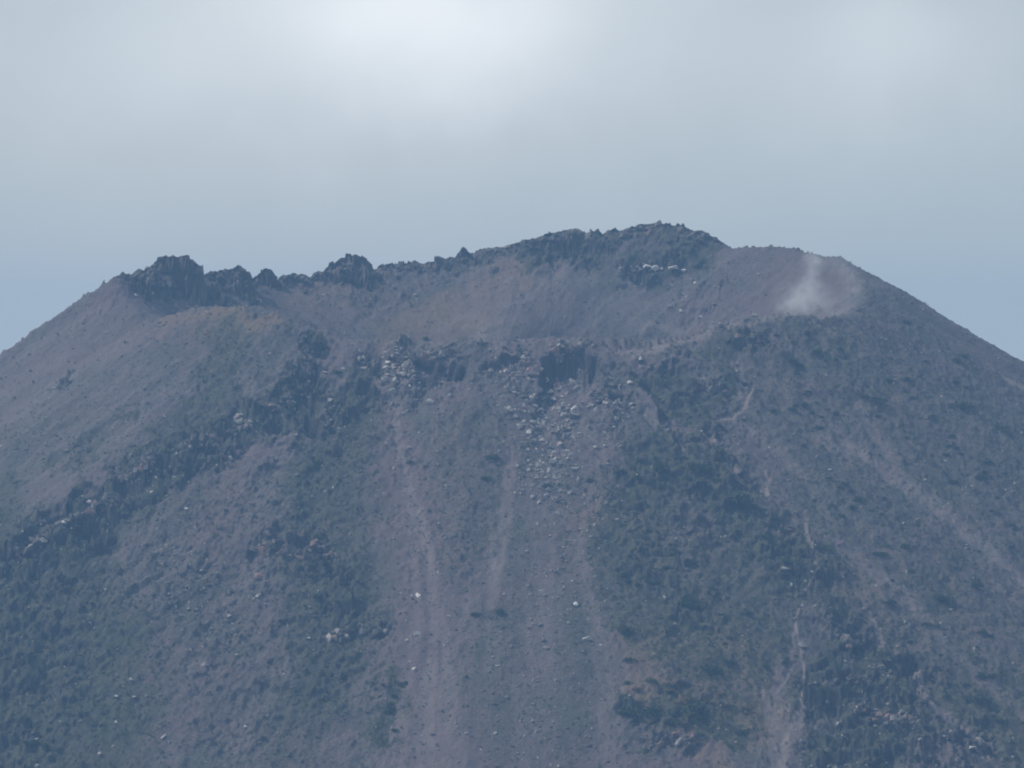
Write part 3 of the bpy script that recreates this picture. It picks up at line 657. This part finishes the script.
for b in [
    (260, 577, 14, RD, 'large flat pinkish boulder on the left slope, the biggest there', None, .8),
    (289, 557, 9, WH, 'bright slab-like boulder just above right of the largest flat boulder', None, .6),
    (257, 597, 5, WH, 'small bright boulder just below the largest flat pinkish boulder'),
    (229, 618, 9, PA, 'long pale boulder at the lower left end of a rock line', None, .6),
    (237, 656, 7, PA, 'rounded pale boulder alone below the rock line'),
    (207, 666, 11, G, 'broad grey boulder left of the rounded pale boulder', None, .7),
    (418, 597, 7, WH, 'bright boulder at the left edge of the scree, highest of three'),
    (417, 634, 9, WH, 'pale pointed boulder at the left edge of the scree, middle of three'),
    (414, 671, 6, WH, 'bright rounded boulder at the left edge of the scree, lowest of three'),
    (308, 639, 5, WH, 'small bright boulder in the green patch above the slanting rock line'),
    (307, 373, 5, WH, 'small white boulder on the dark top of the left ridge'),
    (325, 373, 5, PA, 'small pale boulder just right of the white one on the left ridge'),
    (360, 352, 5, PA, 'upper of two stacked pale boulders beside the reddish chute'),
    (360, 361, 5, PA, 'lower of two stacked pale boulders beside the reddish chute'),
    (370, 365, 6, RD, 'pink boulder right of the two stacked pale boulders'),
    (329, 400, 6, RD, 'upper of the pink boulder pair on the green left slope'),
    (331, 405, 7, PA, 'lower paler boulder of the pair on the green left slope'),
    (347, 476, 5, G, 'grey boulder alone in the green patch left of the chute'),
    (429, 403, 9, PA, 'pale flat-topped boulder under the left end of the near lip ledges'),
    (451, 396, 9, PA, 'leaning pale boulder right of the flat-topped boulder'),
    (403, 377, 7, WH, 'brightest block in the pale outcrop above the reddish chute'),
    (572, 382, 8, PA, 'pale pinkish boulder at the foot of the largest shadowed hollow'),
    (562, 362, 6, PA, 'pale pillar stone dividing the two shadowed hollows'),
    (506, 372, 6, WH, 'white boulder left of the pinkish knob of the central crag'),
    (528, 370, 8, RD, 'orange-pink knob stone at the left corner of the central crag'),
    (630, 384, 7, WH, 'white boulder on the right side of the blocky rib'),
    (641, 363, 6, WH, 'bright boulder above the right corner of the central crag'),
    (574, 416, 10, G, 'large square boulder at the top right of the rockfall'),
    (597, 403, 6, WH, 'bright upright boulder on the blocky rib'),
    (616, 420, 7, PA, 'pale boulder low on the blocky rib'),
    (622, 448, 7, PA, 'lone pale boulder below the blocky rib'),
    (596, 448, 5, PA, 'small pale boulder left of the lone boulder below the rib'),
    (553, 465, 9, G, 'grey block at the foot of the rockfall'),
    (786, 571, 10, PA, 'round pale boulder in dark scrub left of the footpath'),
    (812, 575, 5, WH, 'small white boulder beside the footpath'),
    (791, 586, 5, WH, 'small bright boulder just below the round pale boulder'),
    (802, 647, 9, G, 'large rounded pale boulder beside the lower footpath'),
    (839, 727, 7, PA, 'upright pale boulder at the left of the bottom right block field'),
    (886, 725, 5, PA, 'small pale boulder in the middle of the bottom right block field'),
    (912, 722, 6, PA, 'pale boulder toward the right of the bottom right block field'),
    (920, 743, 7, PA, 'tall pale boulder low in the bottom right block field'),
    (972, 751, 8, WH, 'bright boulder in the bottom right corner beside the pale gully'),
    (675, 626, 5, PA, 'small pale boulder under the dark green bushes right of the scree'),
    (743, 638, 4, PA, 'tiny pale stone alone in the green patch left of the footpath'),
    (611, 686, 4, WH, 'small white stone at the right edge of the lower scree'),
    (576, 605, 7, WH, 'white boulder highest on the grey scree'),
    (588, 641, 9, PA, 'pale double-headed boulder on the grey scree'),
    (547, 649, 6, G, 'grey boulder left of the double-headed boulder on the grey scree'),
    (497, 666, 5, PA, 'pale stone on the left side of the grey scree'),
    (545, 596, 6, G, 'grey boulder left of the highest white boulder on the scree'),
    (540, 627, 6, G, 'grey boulder in the middle of the scree, below the paler one'),
    (482, 692, 4, G, 'grey stone low on the left side of the grey scree'),
    (165, 738, 9, PA, 'pale flat boulder near the bottom of the left slope', None, .6),
    (116, 723, 5, WH, 'small white boulder left of the pale flat boulder near the bottom'),
    (117, 697, 5, WH, 'small pale boulder above the white one on the lower left slope'),
    (131, 681, 4, WH, 'bright stone in a row of three on the lower left slope'),
    (113, 747, 4, WH, 'bright stone of a small pair near the bottom left'),
    (100, 756, 7, PA, 'pale boulder lowest at the bottom left'),
    (246, 727, 6, PA, 'tilted pale stone near the bottom between the two left slopes', None, .6),
    (64, 524, 8, WH, 'brightest block on the lower steps of the left ridge'),
    (152, 493, 5, WH, 'bright pointed stone under the middle steps of the left ridge'),
    (186, 509, 4, WH, 'small white stone alone in the green hollow of the left slope'),
    (129, 458, 6, WH, 'bright stone at the top edge of the middle left ridge'),
    (136, 296, 5, WH, 'left of two white boulders below the largest left crag'),
    (152, 295, 5, WH, 'right of two white boulders below the largest left crag'),
    (207, 313, 3, WH, 'tiny white stone on the tan crest of the hump'),
    (640, 273, 7, WH, 'leftmost white rock on the inner crater wall', None, .6),
    (647, 268, 8, WH, 'slanting white rock, second from the left on the inner crater wall', None, .8),
    (655, 270, 9, WH, 'tallest white rock in the row on the inner crater wall', None, 1.3),
    (662, 270, 5, WH, 'small white rock between the tallest and the broadest on the crater wall'),
    (674, 270, 12, WH, 'broadest white rock in the row on the inner crater wall', None, .7),
    (684, 272, 7, WH, 'rightmost white rock of the row on the inner crater wall', None, .7),
    (621, 269, 4, PA, 'pale rock at the dark left end of the crater wall cliff'),
    (695, 284, 4, WH, 'bright white stone below right of the white rock row'),
    (683, 295, 3, WH, 'small white stone halfway down the inner crater wall'),
    (681, 312, 5, WH, 'white stone low on the inner crater wall'),
    (701, 317, 3, WH, 'white stone beside the lowest inner wall above the near lip'),
    (759, 275, 4, WH, 'single white stone high on the wall left of the steam'),
    (756, 315, 8, G, 'grey boulder on the near lip left of the steam'),
    (722, 326, 7, PA, 'pale flat rock on the near lip where the path meets the crater'),
    (708, 332, 6, PA, 'pale rock at the left end of the bright lip left of the steam'),
    (701, 432, 5, WH, 'white stone below the fork of the footpath')]:
    boulder(*b)
random.seed(11)
def cluster(n, area, sz, mats, label, group):
    (cx, cy, rx, ry) = area; k = 0
    for _ in range(n):
        a = random.uniform(0, 6.283); q = math.sqrt(random.random())
        boulder(cx + rx * q * math.cos(a), cy + ry * q * math.sin(a), random.uniform(sz[0], sz[1]) if random.random() < .75 else sz[1] * 1.25,
                random.choice(mats), label, group)
cluster(60, (550, 418, 42, 38), (3, 6), [PA, PA, G, WH], 'one of the pale blocks crowded in the rockfall below the central crag', 'rockfall blocks below the central crag')
cluster(26, (612, 405, 22, 26), (3, 5.5), [PA, G, G], 'one of the grey blocks scattered on the rib right of the rockfall', 'blocks on the rib')
cluster(28, (398, 374, 16, 20), (2.5, 5.5), [PA, PA, WH, WH, G], 'one of the pale stones strewn at the head of the reddish chute', 'stones at the head of the reddish chute')
cluster(36, (550, 640, 60, 110), (2, 4.2), [PA, G, G], 'one of the small stones scattered down the grey central scree', 'stones on the grey scree')
cluster(16, (430, 560, 22, 150), (2, 4), [PA, RD, G], 'one of the small stones scattered down the reddish chute', 'stones on the reddish chute')
cluster(24, (175, 572, 42, 34), (2, 4), [PA, G, G], 'one of the grey stones gathered on the left slope under the ridge', 'stones gathered on the left slope')
cluster(22, (190, 690, 100, 70), (2, 4), [PA, G, G], 'one of the small stones scattered over the lower left slope', 'stones on the lower left slope')
cluster(14, (700, 300, 40, 22), (2, 3.4), [PA, PA, G], 'one of the tiny stones dotted on the inner crater wall', 'stones on the inner crater wall')

# ---- loose rubble nobody could count
r = np.random.default_rng(5)
def scatter(n, dens, seed, near=True):
    r = np.random.default_rng(seed); got = []
    while sum(len(a) for a in got) < n:
        x = r.uniform(-285, 285, n * 2); y = r.uniform(-440, 100, n * 2)
        d = sample(dens, x, y); k = r.uniform(0, 1, len(x)) < d
        got.append(np.stack([x[k], y[k]], 1))
    p = np.concatenate(got)[:n]
    return np.column_stack([p, height(p[:, 0], p[:, 1])])
vis = ((PY < 800) & ((DD < -12) & (Y > -40) | (DD > 0) & (Y < 60))).astype(np.float32)
talus = np.clip(.16 + .5 * rug + .18 * (veg_shade > .3) + strokes([(1, [(545, 395), (555, 440), (550, 480)], 30), (.8, [(395, 360), (400, 400)], 14), (.5, [(560, 500), (545, 760)], 45), (.3, [(150, 560), (200, 620)], 45),
                                          (.35, [(430, 400), (430, 768)], 30), (.6, [(615, 385), (615, 430)], 16)]) * front - .2 * veg_shade, .02, 1)
talus = np.clip(talus + strokes([(1, [(515, 375), (545, 395), (560, 430), (545, 460)], 26)]) * front * .8, 0, 1.6)
pt = scatter(19000, np.minimum(talus, 1.6) / 1.6 * vis, 21)
s = r.uniform(0, 1, len(pt)) ** 3 * 2.0 + .5
s *= 1 + .6 * (sample(talus, pt[:, 0], pt[:, 1]) > .8)
pf = .26 + .5 * sample(talus > .6, pt[:, 0], pt[:, 1])
tn = np.where((r.uniform(0, 1, len(pt)) < pf)[:, None], LIGHT * 1.02, MID * .75) * r.uniform(.75, 1.3, (len(pt), 1))
link('rubble', rocks_mesh('rubble', pt, s[:, None] * r.uniform(.7, 1.3, (len(pt), 3)), tn, r), M_ROCK, kind='stuff', label='loose volcanic rubble strewn over the slopes', cat='rubble')

# ---- shrubs
def leaves(n, r, w, h, leaf):
    """leaf-clump faces through a lumpy dome"""
    lob = r.uniform(-.6, .6, (5, 2)) * w * .5
    k = r.integers(0, 5, n); a = r.uniform(0, 6.283, n); e = np.arccos(r.uniform(0, 1, n)); q = r.uniform(.55, 1, n)
    R_ = w * .33 * r.uniform(.8, 1.2, 5)[k]
    c = np.stack([lob[k, 0] + R_ * q * np.sin(e) * np.cos(a), lob[k, 1] + R_ * q * np.sin(e) * np.sin(a), h * q * np.cos(e) * r.uniform(.6, 1, 5)[k]], 1)
    u = r.normal(size=(n, 3)); u /= np.linalg.norm(u, axis=1)[:, None]; v = np.cross(u, r.normal(size=(n, 3))); v /= np.linalg.norm(v, axis=1)[:, None]
    l = leaf * r.uniform(.7, 1.3, (n, 1))
    vv = np.stack([c - u * l, c + v * l * .7, c + u * l, c - v * l * .7], 1).reshape(-1, 3)
    return vv, np.arange(4 * n).reshape(-1, 4)
SHR = []
for k in range(6):
    rr_ = np.random.default_rng(100 + k)
    v, f = leaves(420, rr_, 1.0, .5, .055)
    # woody stems
    st, sf = [], []
    for j in range(5):
        a = j * 1.25; tip = np.array([.25 * math.cos(a), .25 * math.sin(a), .3]); b = np.array([0, 0, -.15]); n0 = len(v) + len(st) * 1
        base_i = len(v) + sum(len(q) for q in st)
        ring0 = [b + .025 * np.array([math.cos(t), math.sin(t), 0]) for t in (0, 1.57, 3.14, 4.71)]; ring1 = [tip + .01 * np.array([math.cos(t), math.sin(t), 0]) for t in (0, 1.57, 3.14, 4.71)]
        st.append(ring0 + ring1)
        for q in range(4): sf.append([base_i + q, base_i + (q + 1) % 4, base_i + 4 + (q + 1) % 4, base_i + 4 + q])
    v2 = np.concatenate([v] + [np.array(q) for q in st]); f2 = np.concatenate([f, np.array(sf)])
    d = {}
    for m in (M_LEAF, M_DRY):
        me = mesh_np('shrub', v2, f2); me.materials.append(m); d[m.name] = me
    SHR.append(d)
def shrub(px, py, w_px, label, group=None, mat=M_LEAF, tall=1.0):
    h = hit([px], [py])[0]
    if np.isnan(h[0]): return
    s = w_px * (h[1] - CAMY) / F
    o = bpy.data.objects.new('shrub', random.choice(SHR)[mat.name]); COL.objects.link(o)
    o.location = (h[0], h[1] - s * .1, h[2] - .1 * s); o.rotation_euler = (0, 0, random.uniform(0, 6.28)); o.scale = (s, s, s * tall * random.uniform(.8, 1.1))
    o['label'] = label; o['category'] = 'shrub'
    if group: o['group'] = group
random.seed(3)
for q in [
    (632, 712, 24, 'large dark bush at the left of the bottom bush belt'), (655, 716, 22, 'dark bush second from the left in the bottom bush belt', None, M_LEAF, 1.2),
    (694, 712, 30, 'broadest dark bush of the bottom bush belt'), (672, 724, 18, 'bush between two larger ones in the bottom bush belt'), (744, 734, 20, 'low dark bush alone right of the bottom bush belt', None, M_LEAF, .7),
    (625, 633, 20, 'dark round bush at the right edge of the scree'), (692, 606, 26, 'tall dark bush high in the green patch right of the scree', None, M_LEAF, 1.3),
    (668, 632, 12, 'small bush beside the little pale boulder'), (650, 682, 16, 'dark bush above the reddish dry grass', None, M_LEAF, .7), (630, 662, 14, 'bush halfway along the right edge of the scree'), (629, 684, 10, 'small bush on the right edge of the scree above the belt'),
    (712, 672, 24, 'dark olive bush amid the tan dry grass'), (730, 664, 16, 'bush adjoining the olive bush on its right'),
    (498, 612, 14, 'right of two bushes standing on open scree'), (478, 615, 14, 'left of two bushes standing on open scree', None, M_LEAF, .7),
    (450, 632, 0, ''), (535, 632, 0, ''),
    (493, 459, 16, 'dark bush alone in the middle of the upper scree', None, M_LEAF, .8), (487, 480, 14, 'low green bush below the lone bush of the upper scree', None, M_LEAF, .7),
    (547, 487, 10, 'small bush left of the dry tan streak'), (591, 481, 12, 'small green bush at the top of the dry tan streak'), (620, 474, 12, 'olive bush right of the dry tan streak'),
    (410, 463, 9, 'small green bush on the reddish chute'), (425, 340, 7, 'small bush standing on the near lip'),
    (825, 550, 20, 'dark oval bush right of the footpath bend', None, M_LEAF, .7), (876, 400, 20, 'dark long bush high on the right slope', None, M_LEAF, .6),
    (960, 407, 24, 'broadest dark bush on the upper right slope', None, M_LEAF, .7), (865, 398, 12, 'bush at the left end of the dark long bush'),
    (1000, 428, 22, 'dark bush near the right edge under the tan streak', None, M_LEAF, .7), (735, 425, 0, ''), (945, 600, 22, 'dark bush in the middle of the right slope', None, M_LEAF, .7),
    (975, 585, 16, 'bush upper right of the mid-slope dark bush'), (930, 625, 18, 'bush below the mid-slope dark bush', None, M_LEAF, .6), (980, 700, 26, 'broad dark bush low on the right slope', None, M_LEAF, .7),
    (908, 380, 12, 'bush beside the small reddish scar'), (790, 362, 14, 'bush on the slope below the steam'), (890, 590, 0, ''),
    (888, 602, 16, 'flat bush beside the reddish gully', None, M_LEAF, .6), (860, 500, 14, 'small bush left of the long pale gully'), (720, 455, 12, 'bush under the fork of the footpath'), (738, 505, 26, 'dark bush mass at the heart of the green patch', None, M_LEAF, .8),
    (660, 470, 22, 'olive bush at the upper left of the green patch'), (700, 470, 26, 'dark bush at the top of the green patch'), (600, 340, 0, '')]:
    if q[2]: shrub(*q)
def shrubs(n, pts, w, sz, label, group, mat=M_LEAF, tall=.8):
    for _ in range(n):
        i = random.randrange(len(pts) - 1) if len(pts) > 1 else 0
        t = random.random(); a = pts[i]; b = pts[min(i + 1, len(pts) - 1)]
        shrub(a[0] + (b[0] - a[0]) * t + random.gauss(0, w), a[1] + (b[1] - a[1]) * t + random.gauss(0, w * .9), random.uniform(*sz), label, group, mat, tall)
shrubs(10, [(770, 345), (850, 365)], 18, (5, 12), 'one of the low bushes on the slope just below the steam', 'bushes below the steam', tall=.85)
shrubs(12, [(880, 350), (980, 400)], 18, (5, 12), 'one of the low bushes near the skyline between the steam and the tan streak', 'bushes near the right skyline', tall=.85)
shrubs(14, [(760, 400), (830, 420)], 16, (5, 12), 'one of the low bushes right of the bend where the footpath begins', 'bushes beside the top of the footpath', tall=.85)
shrubs(14, [(900, 430), (980, 470)], 18, (5, 12), 'one of the low bushes above the long pale gully on the right slope', 'bushes above the long pale gully', tall=.85)
shrubs(10, [(1000, 470), (1015, 560)], 14, (5, 12), 'one of the low bushes against the right edge of the picture above the gully mouth', 'bushes at the right edge', tall=.85)
shrubs(12, [(820, 470), (880, 510)], 16, (5, 12), 'one of the low bushes between the footpath and the long pale gully', 'bushes between footpath and pale gully', tall=.85)
shrubs(10, [(880, 540), (930, 600)], 14, (5, 12), 'one of the low bushes between the two lower gullies on the right', 'bushes between the two gullies', tall=.85)
shrubs(12, [(950, 640), (1010, 680)], 16, (5, 12), 'one of the low bushes low on the right slope below the pale gully', 'bushes below the pale gully', tall=.85)
shrubs(10, [(900, 640), (960, 700)], 14, (5, 12), 'one of the low bushes right of the reddish winding gully', 'bushes right of the reddish gully', tall=.85)
shrubs(8, [(990, 720), (1010, 760)], 12, (5, 12), 'one of the low bushes in the bottom right corner', 'bushes in the bottom right corner', tall=.85)
shrubs(14, [(650, 460), (720, 470)], 14, (5, 12), 'one of the bushes along the upper edge of the green patch', 'bushes on the upper edge of the green patch', tall=.85)
shrubs(16, [(720, 500), (790, 560)], 14, (5, 12), 'one of the bushes on the right flank of the green patch next to the footpath', 'bushes of the green patch next to the footpath', tall=.85)
shrubs(12, [(630, 520), (650, 590)], 16, (5, 12), 'one of the bushes on the left side of the green patch next to the scree', 'bushes of the green patch next to the scree', tall=.85)
shrubs(12, [(690, 560), (740, 640)], 18, (5, 12), 'one of the bushes in the lower middle of the green patch', 'bushes in the lower green patch', tall=.85)
shrubs(12, [(310, 365), (290, 405)], 12, (5, 12), 'one of the dark bushes at the top of the left ridge', 'bushes at the top of the left ridge', tall=.85)
shrubs(14, [(240, 425), (170, 460)], 12, (5, 12), 'one of the dark bushes on the middle of the left ridge', 'bushes on the middle of the left ridge', tall=.85)
shrubs(16, [(110, 505), (20, 560)], 14, (5, 12), 'one of the dark bushes on the lower end of the left ridge', 'bushes on the lower left ridge', tall=.85)
shrubs(14, [(350, 390), (340, 470)], 16, (5, 12), 'one of the small bushes in the upper green strip left of the chute', 'bushes of the upper green strip', tall=.85)
shrubs(14, [(320, 520), (330, 600)], 20, (5, 12), 'one of the small bushes in the middle green strip right of the largest flat boulder', 'bushes of the middle green strip', tall=.85)
shrubs(10, [(395, 680), (395, 730)], 8, (5, 12), 'one of the small bushes crowding the scree edge below the three bright boulders', 'bushes crowding the scree edge', tall=.85)
shrubs(14, [(10, 590), (40, 650)], 20, (5, 12), 'one of the dark bushes in the left edge hollow', 'bushes of the left edge hollow', tall=.85)
shrubs(14, [(20, 690), (50, 760)], 20, (5, 12), 'one of the dark bushes in the bottom left corner', 'bushes of the bottom left corner', tall=.85)
shrubs(16, [(650, 670), (675, 700), (735, 700), (755, 712)], 10, (7, 13), 'one of the dry reddish brown bushes around the bottom bush belt', 'dry bushes', M_DRY, .6)

# ---- low ground cover nobody could count
gp = np.random.default_rng(9)
dens = np.clip(veg_shade ** 1.5 * .9 + .035 * front * (PX > 640) + .012, 0, 1) * vis
pt = scatter(11000, dens, 33)
vs, n = [], len(pt)
K_ = 12
w = gp.uniform(.7, 1.9, n) ** 1.0
c = np.repeat(pt, K_, 0) + gp.normal(size=(n * K_, 3)) * np.repeat(w, K_)[:, None] * np.array([.33, .33, .18]) + np.array([0, 0, .18])
u = gp.normal(size=(n * K_, 3)); u /= np.linalg.norm(u, axis=1)[:, None]; v = np.cross(u, gp.normal(size=(n * K_, 3))); v /= np.linalg.norm(v, axis=1)[:, None]
l = gp.uniform(.16, .34, (n * K_, 1))
vv = np.stack([c - u * l, c + v * l * .8, c + u * l, c - v * l * .8], 1).reshape(-1, 3)
link('ground_cover', mesh_np('ground_cover', vv, np.arange(4 * n * K_).reshape(-1, 4)), M_LEAF, kind='stuff', label='low green scrub and grass tufts covering the slopes', cat='scrub')

# ------------------------------------------------------------------ steam from the vent
bm = bmesh.new(); bmesh.ops.create_icosphere(bm, subdivisions=3, radius=1.0)
me = bpy.data.meshes.new('steam'); bm.to_mesh(me); bm.free()
c0 = unproj(817, 287, -55)
st = link('steam_plume', me, None, kind='stuff', label='faint white steam curling up from the vent on the right crater shoulder', cat='steam')
st.location = c0; st.scale = (27, 14, 24)
m = bpy.data.materials.new('steam'); m.use_nodes = True; g = m.node_tree; g.nodes.clear()
out = N(g, 'ShaderNodeOutputMaterial'); pv = N(g, 'ShaderNodeVolumePrincipled'); g.links.new(pv.outputs[0], out.inputs['Volume'])
pv.inputs['Color'].default_value = (.95, .96, .97, 1); pv.inputs['Anisotropy'].default_value = 0.2
tcn = N(g, 'ShaderNodeTexCoord'); mp = N(g, 'ShaderNodeVectorMath', operation='MULTIPLY'); mp.inputs[1].default_value = (27, 14, 24); g.links.new(tcn.outputs['Object'], mp.inputs[0])
nw = N(g, 'ShaderNodeTexNoise'); setin(nw, Scale=.11, Detail=4.0, Roughness=.6); g.links.new(mp.outputs[0], nw.inputs['Vector'])
s1 = N(g, 'ShaderNodeVectorMath', operation='SUBTRACT'); s1.inputs[1].default_value = (.5, .5, .5); g.links.new(nw.outputs['Color'], s1.inputs[0])
s2 = N(g, 'ShaderNodeVectorMath', operation='SCALE'); s2.inputs['Scale'].default_value = 15; g.links.new(s1.outputs[0], s2.inputs[0])
s3 = N(g, 'ShaderNodeVectorMath', operation='ADD'); g.links.new(mp.outputs[0], s3.inputs[0]); g.links.new(s2.outputs[0], s3.inputs[1])
def gblob(px, py, rx, ry, rd=8):
    q = np.array(unproj(px, py, -55)) - np.array(c0)
    a = N(g, 'ShaderNodeVectorMath', operation='SUBTRACT'); a.inputs[1].default_value = tuple(q); g.links.new(s3.outputs[0], a.inputs[0])
    b = N(g, 'ShaderNodeVectorMath', operation='MULTIPLY'); b.inputs[1].default_value = (1 / (rx * .485), 1 / rd, 1 / (ry * .485)); g.links.new(a.outputs[0], b.inputs[0])
    l = N(g, 'ShaderNodeVectorMath', operation='DOT_PRODUCT'); g.links.new(b.outputs[0], l.inputs[0]); g.links.new(b.outputs[0], l.inputs[1])
    return math_n(g, 'EXPONENT', math_n(g, 'MULTIPLY', l.outputs['Value'], -1.0))
den = None
import itertools
blobs = [(796, 304, 14, 9, 1.3), (805, 292, 15, 11, .7), (822, 300, 14, 9, .3), (812, 275, 7, 14, .5), (812, 258, 6, 9, .45)]
for k in range(9):
    a = R(-100 + k * 22); blobs.append((830 + 25 * math.cos(a), 288 + 27 * math.sin(a), 8, 9, .12))
for (px, py, rx, ry, a_) in blobs:
    t = math_n(g, 'MULTIPLY', gblob(px, py, rx, ry), a_); den = t if den is None else math_n(g, 'ADD', den, t)
nn = N(g, 'ShaderNodeTexNoise'); setin(nn, Scale=.28, Detail=3.0, Roughness=.6); g.links.new(mp.outputs[0], nn.inputs['Vector'])
den = math_n(g, 'MULTIPLY', den, ramp(g, nn.outputs[0], .3, .7))
g.links.new(math_n(g, 'MULTIPLY', den, 0.15), pv.inputs['Density'])
me.materials.append(m)

# ------------------------------------------------------------------ the hazy air
bm = bmesh.new(); bmesh.ops.create_cube(bm, size=1.0); me = bpy.data.meshes.new('haze'); bm.to_mesh(me); bm.free()
hz = link('haze', me, None, kind='stuff', label='blue haze filling the air around the mountain', cat='haze')
hz.scale = (4000, 4300, 462); hz.location = (0, -550, 92 - 231)
m = bpy.data.materials.new('haze'); m.use_nodes = True; g = m.node_tree; g.nodes.clear()
out = N(g, 'ShaderNodeOutputMaterial'); pv = N(g, 'ShaderNodeVolumePrincipled'); g.links.new(pv.outputs[0], out.inputs['Volume'])
pv.inputs['Color'].default_value = (*HAZE_COLOR, 1); pv.inputs['Density'].default_value = HAZE_DENSITY; pv.inputs['Anisotropy'].default_value = 0.1
me.materials.append(m)
print('max z', Z.max())
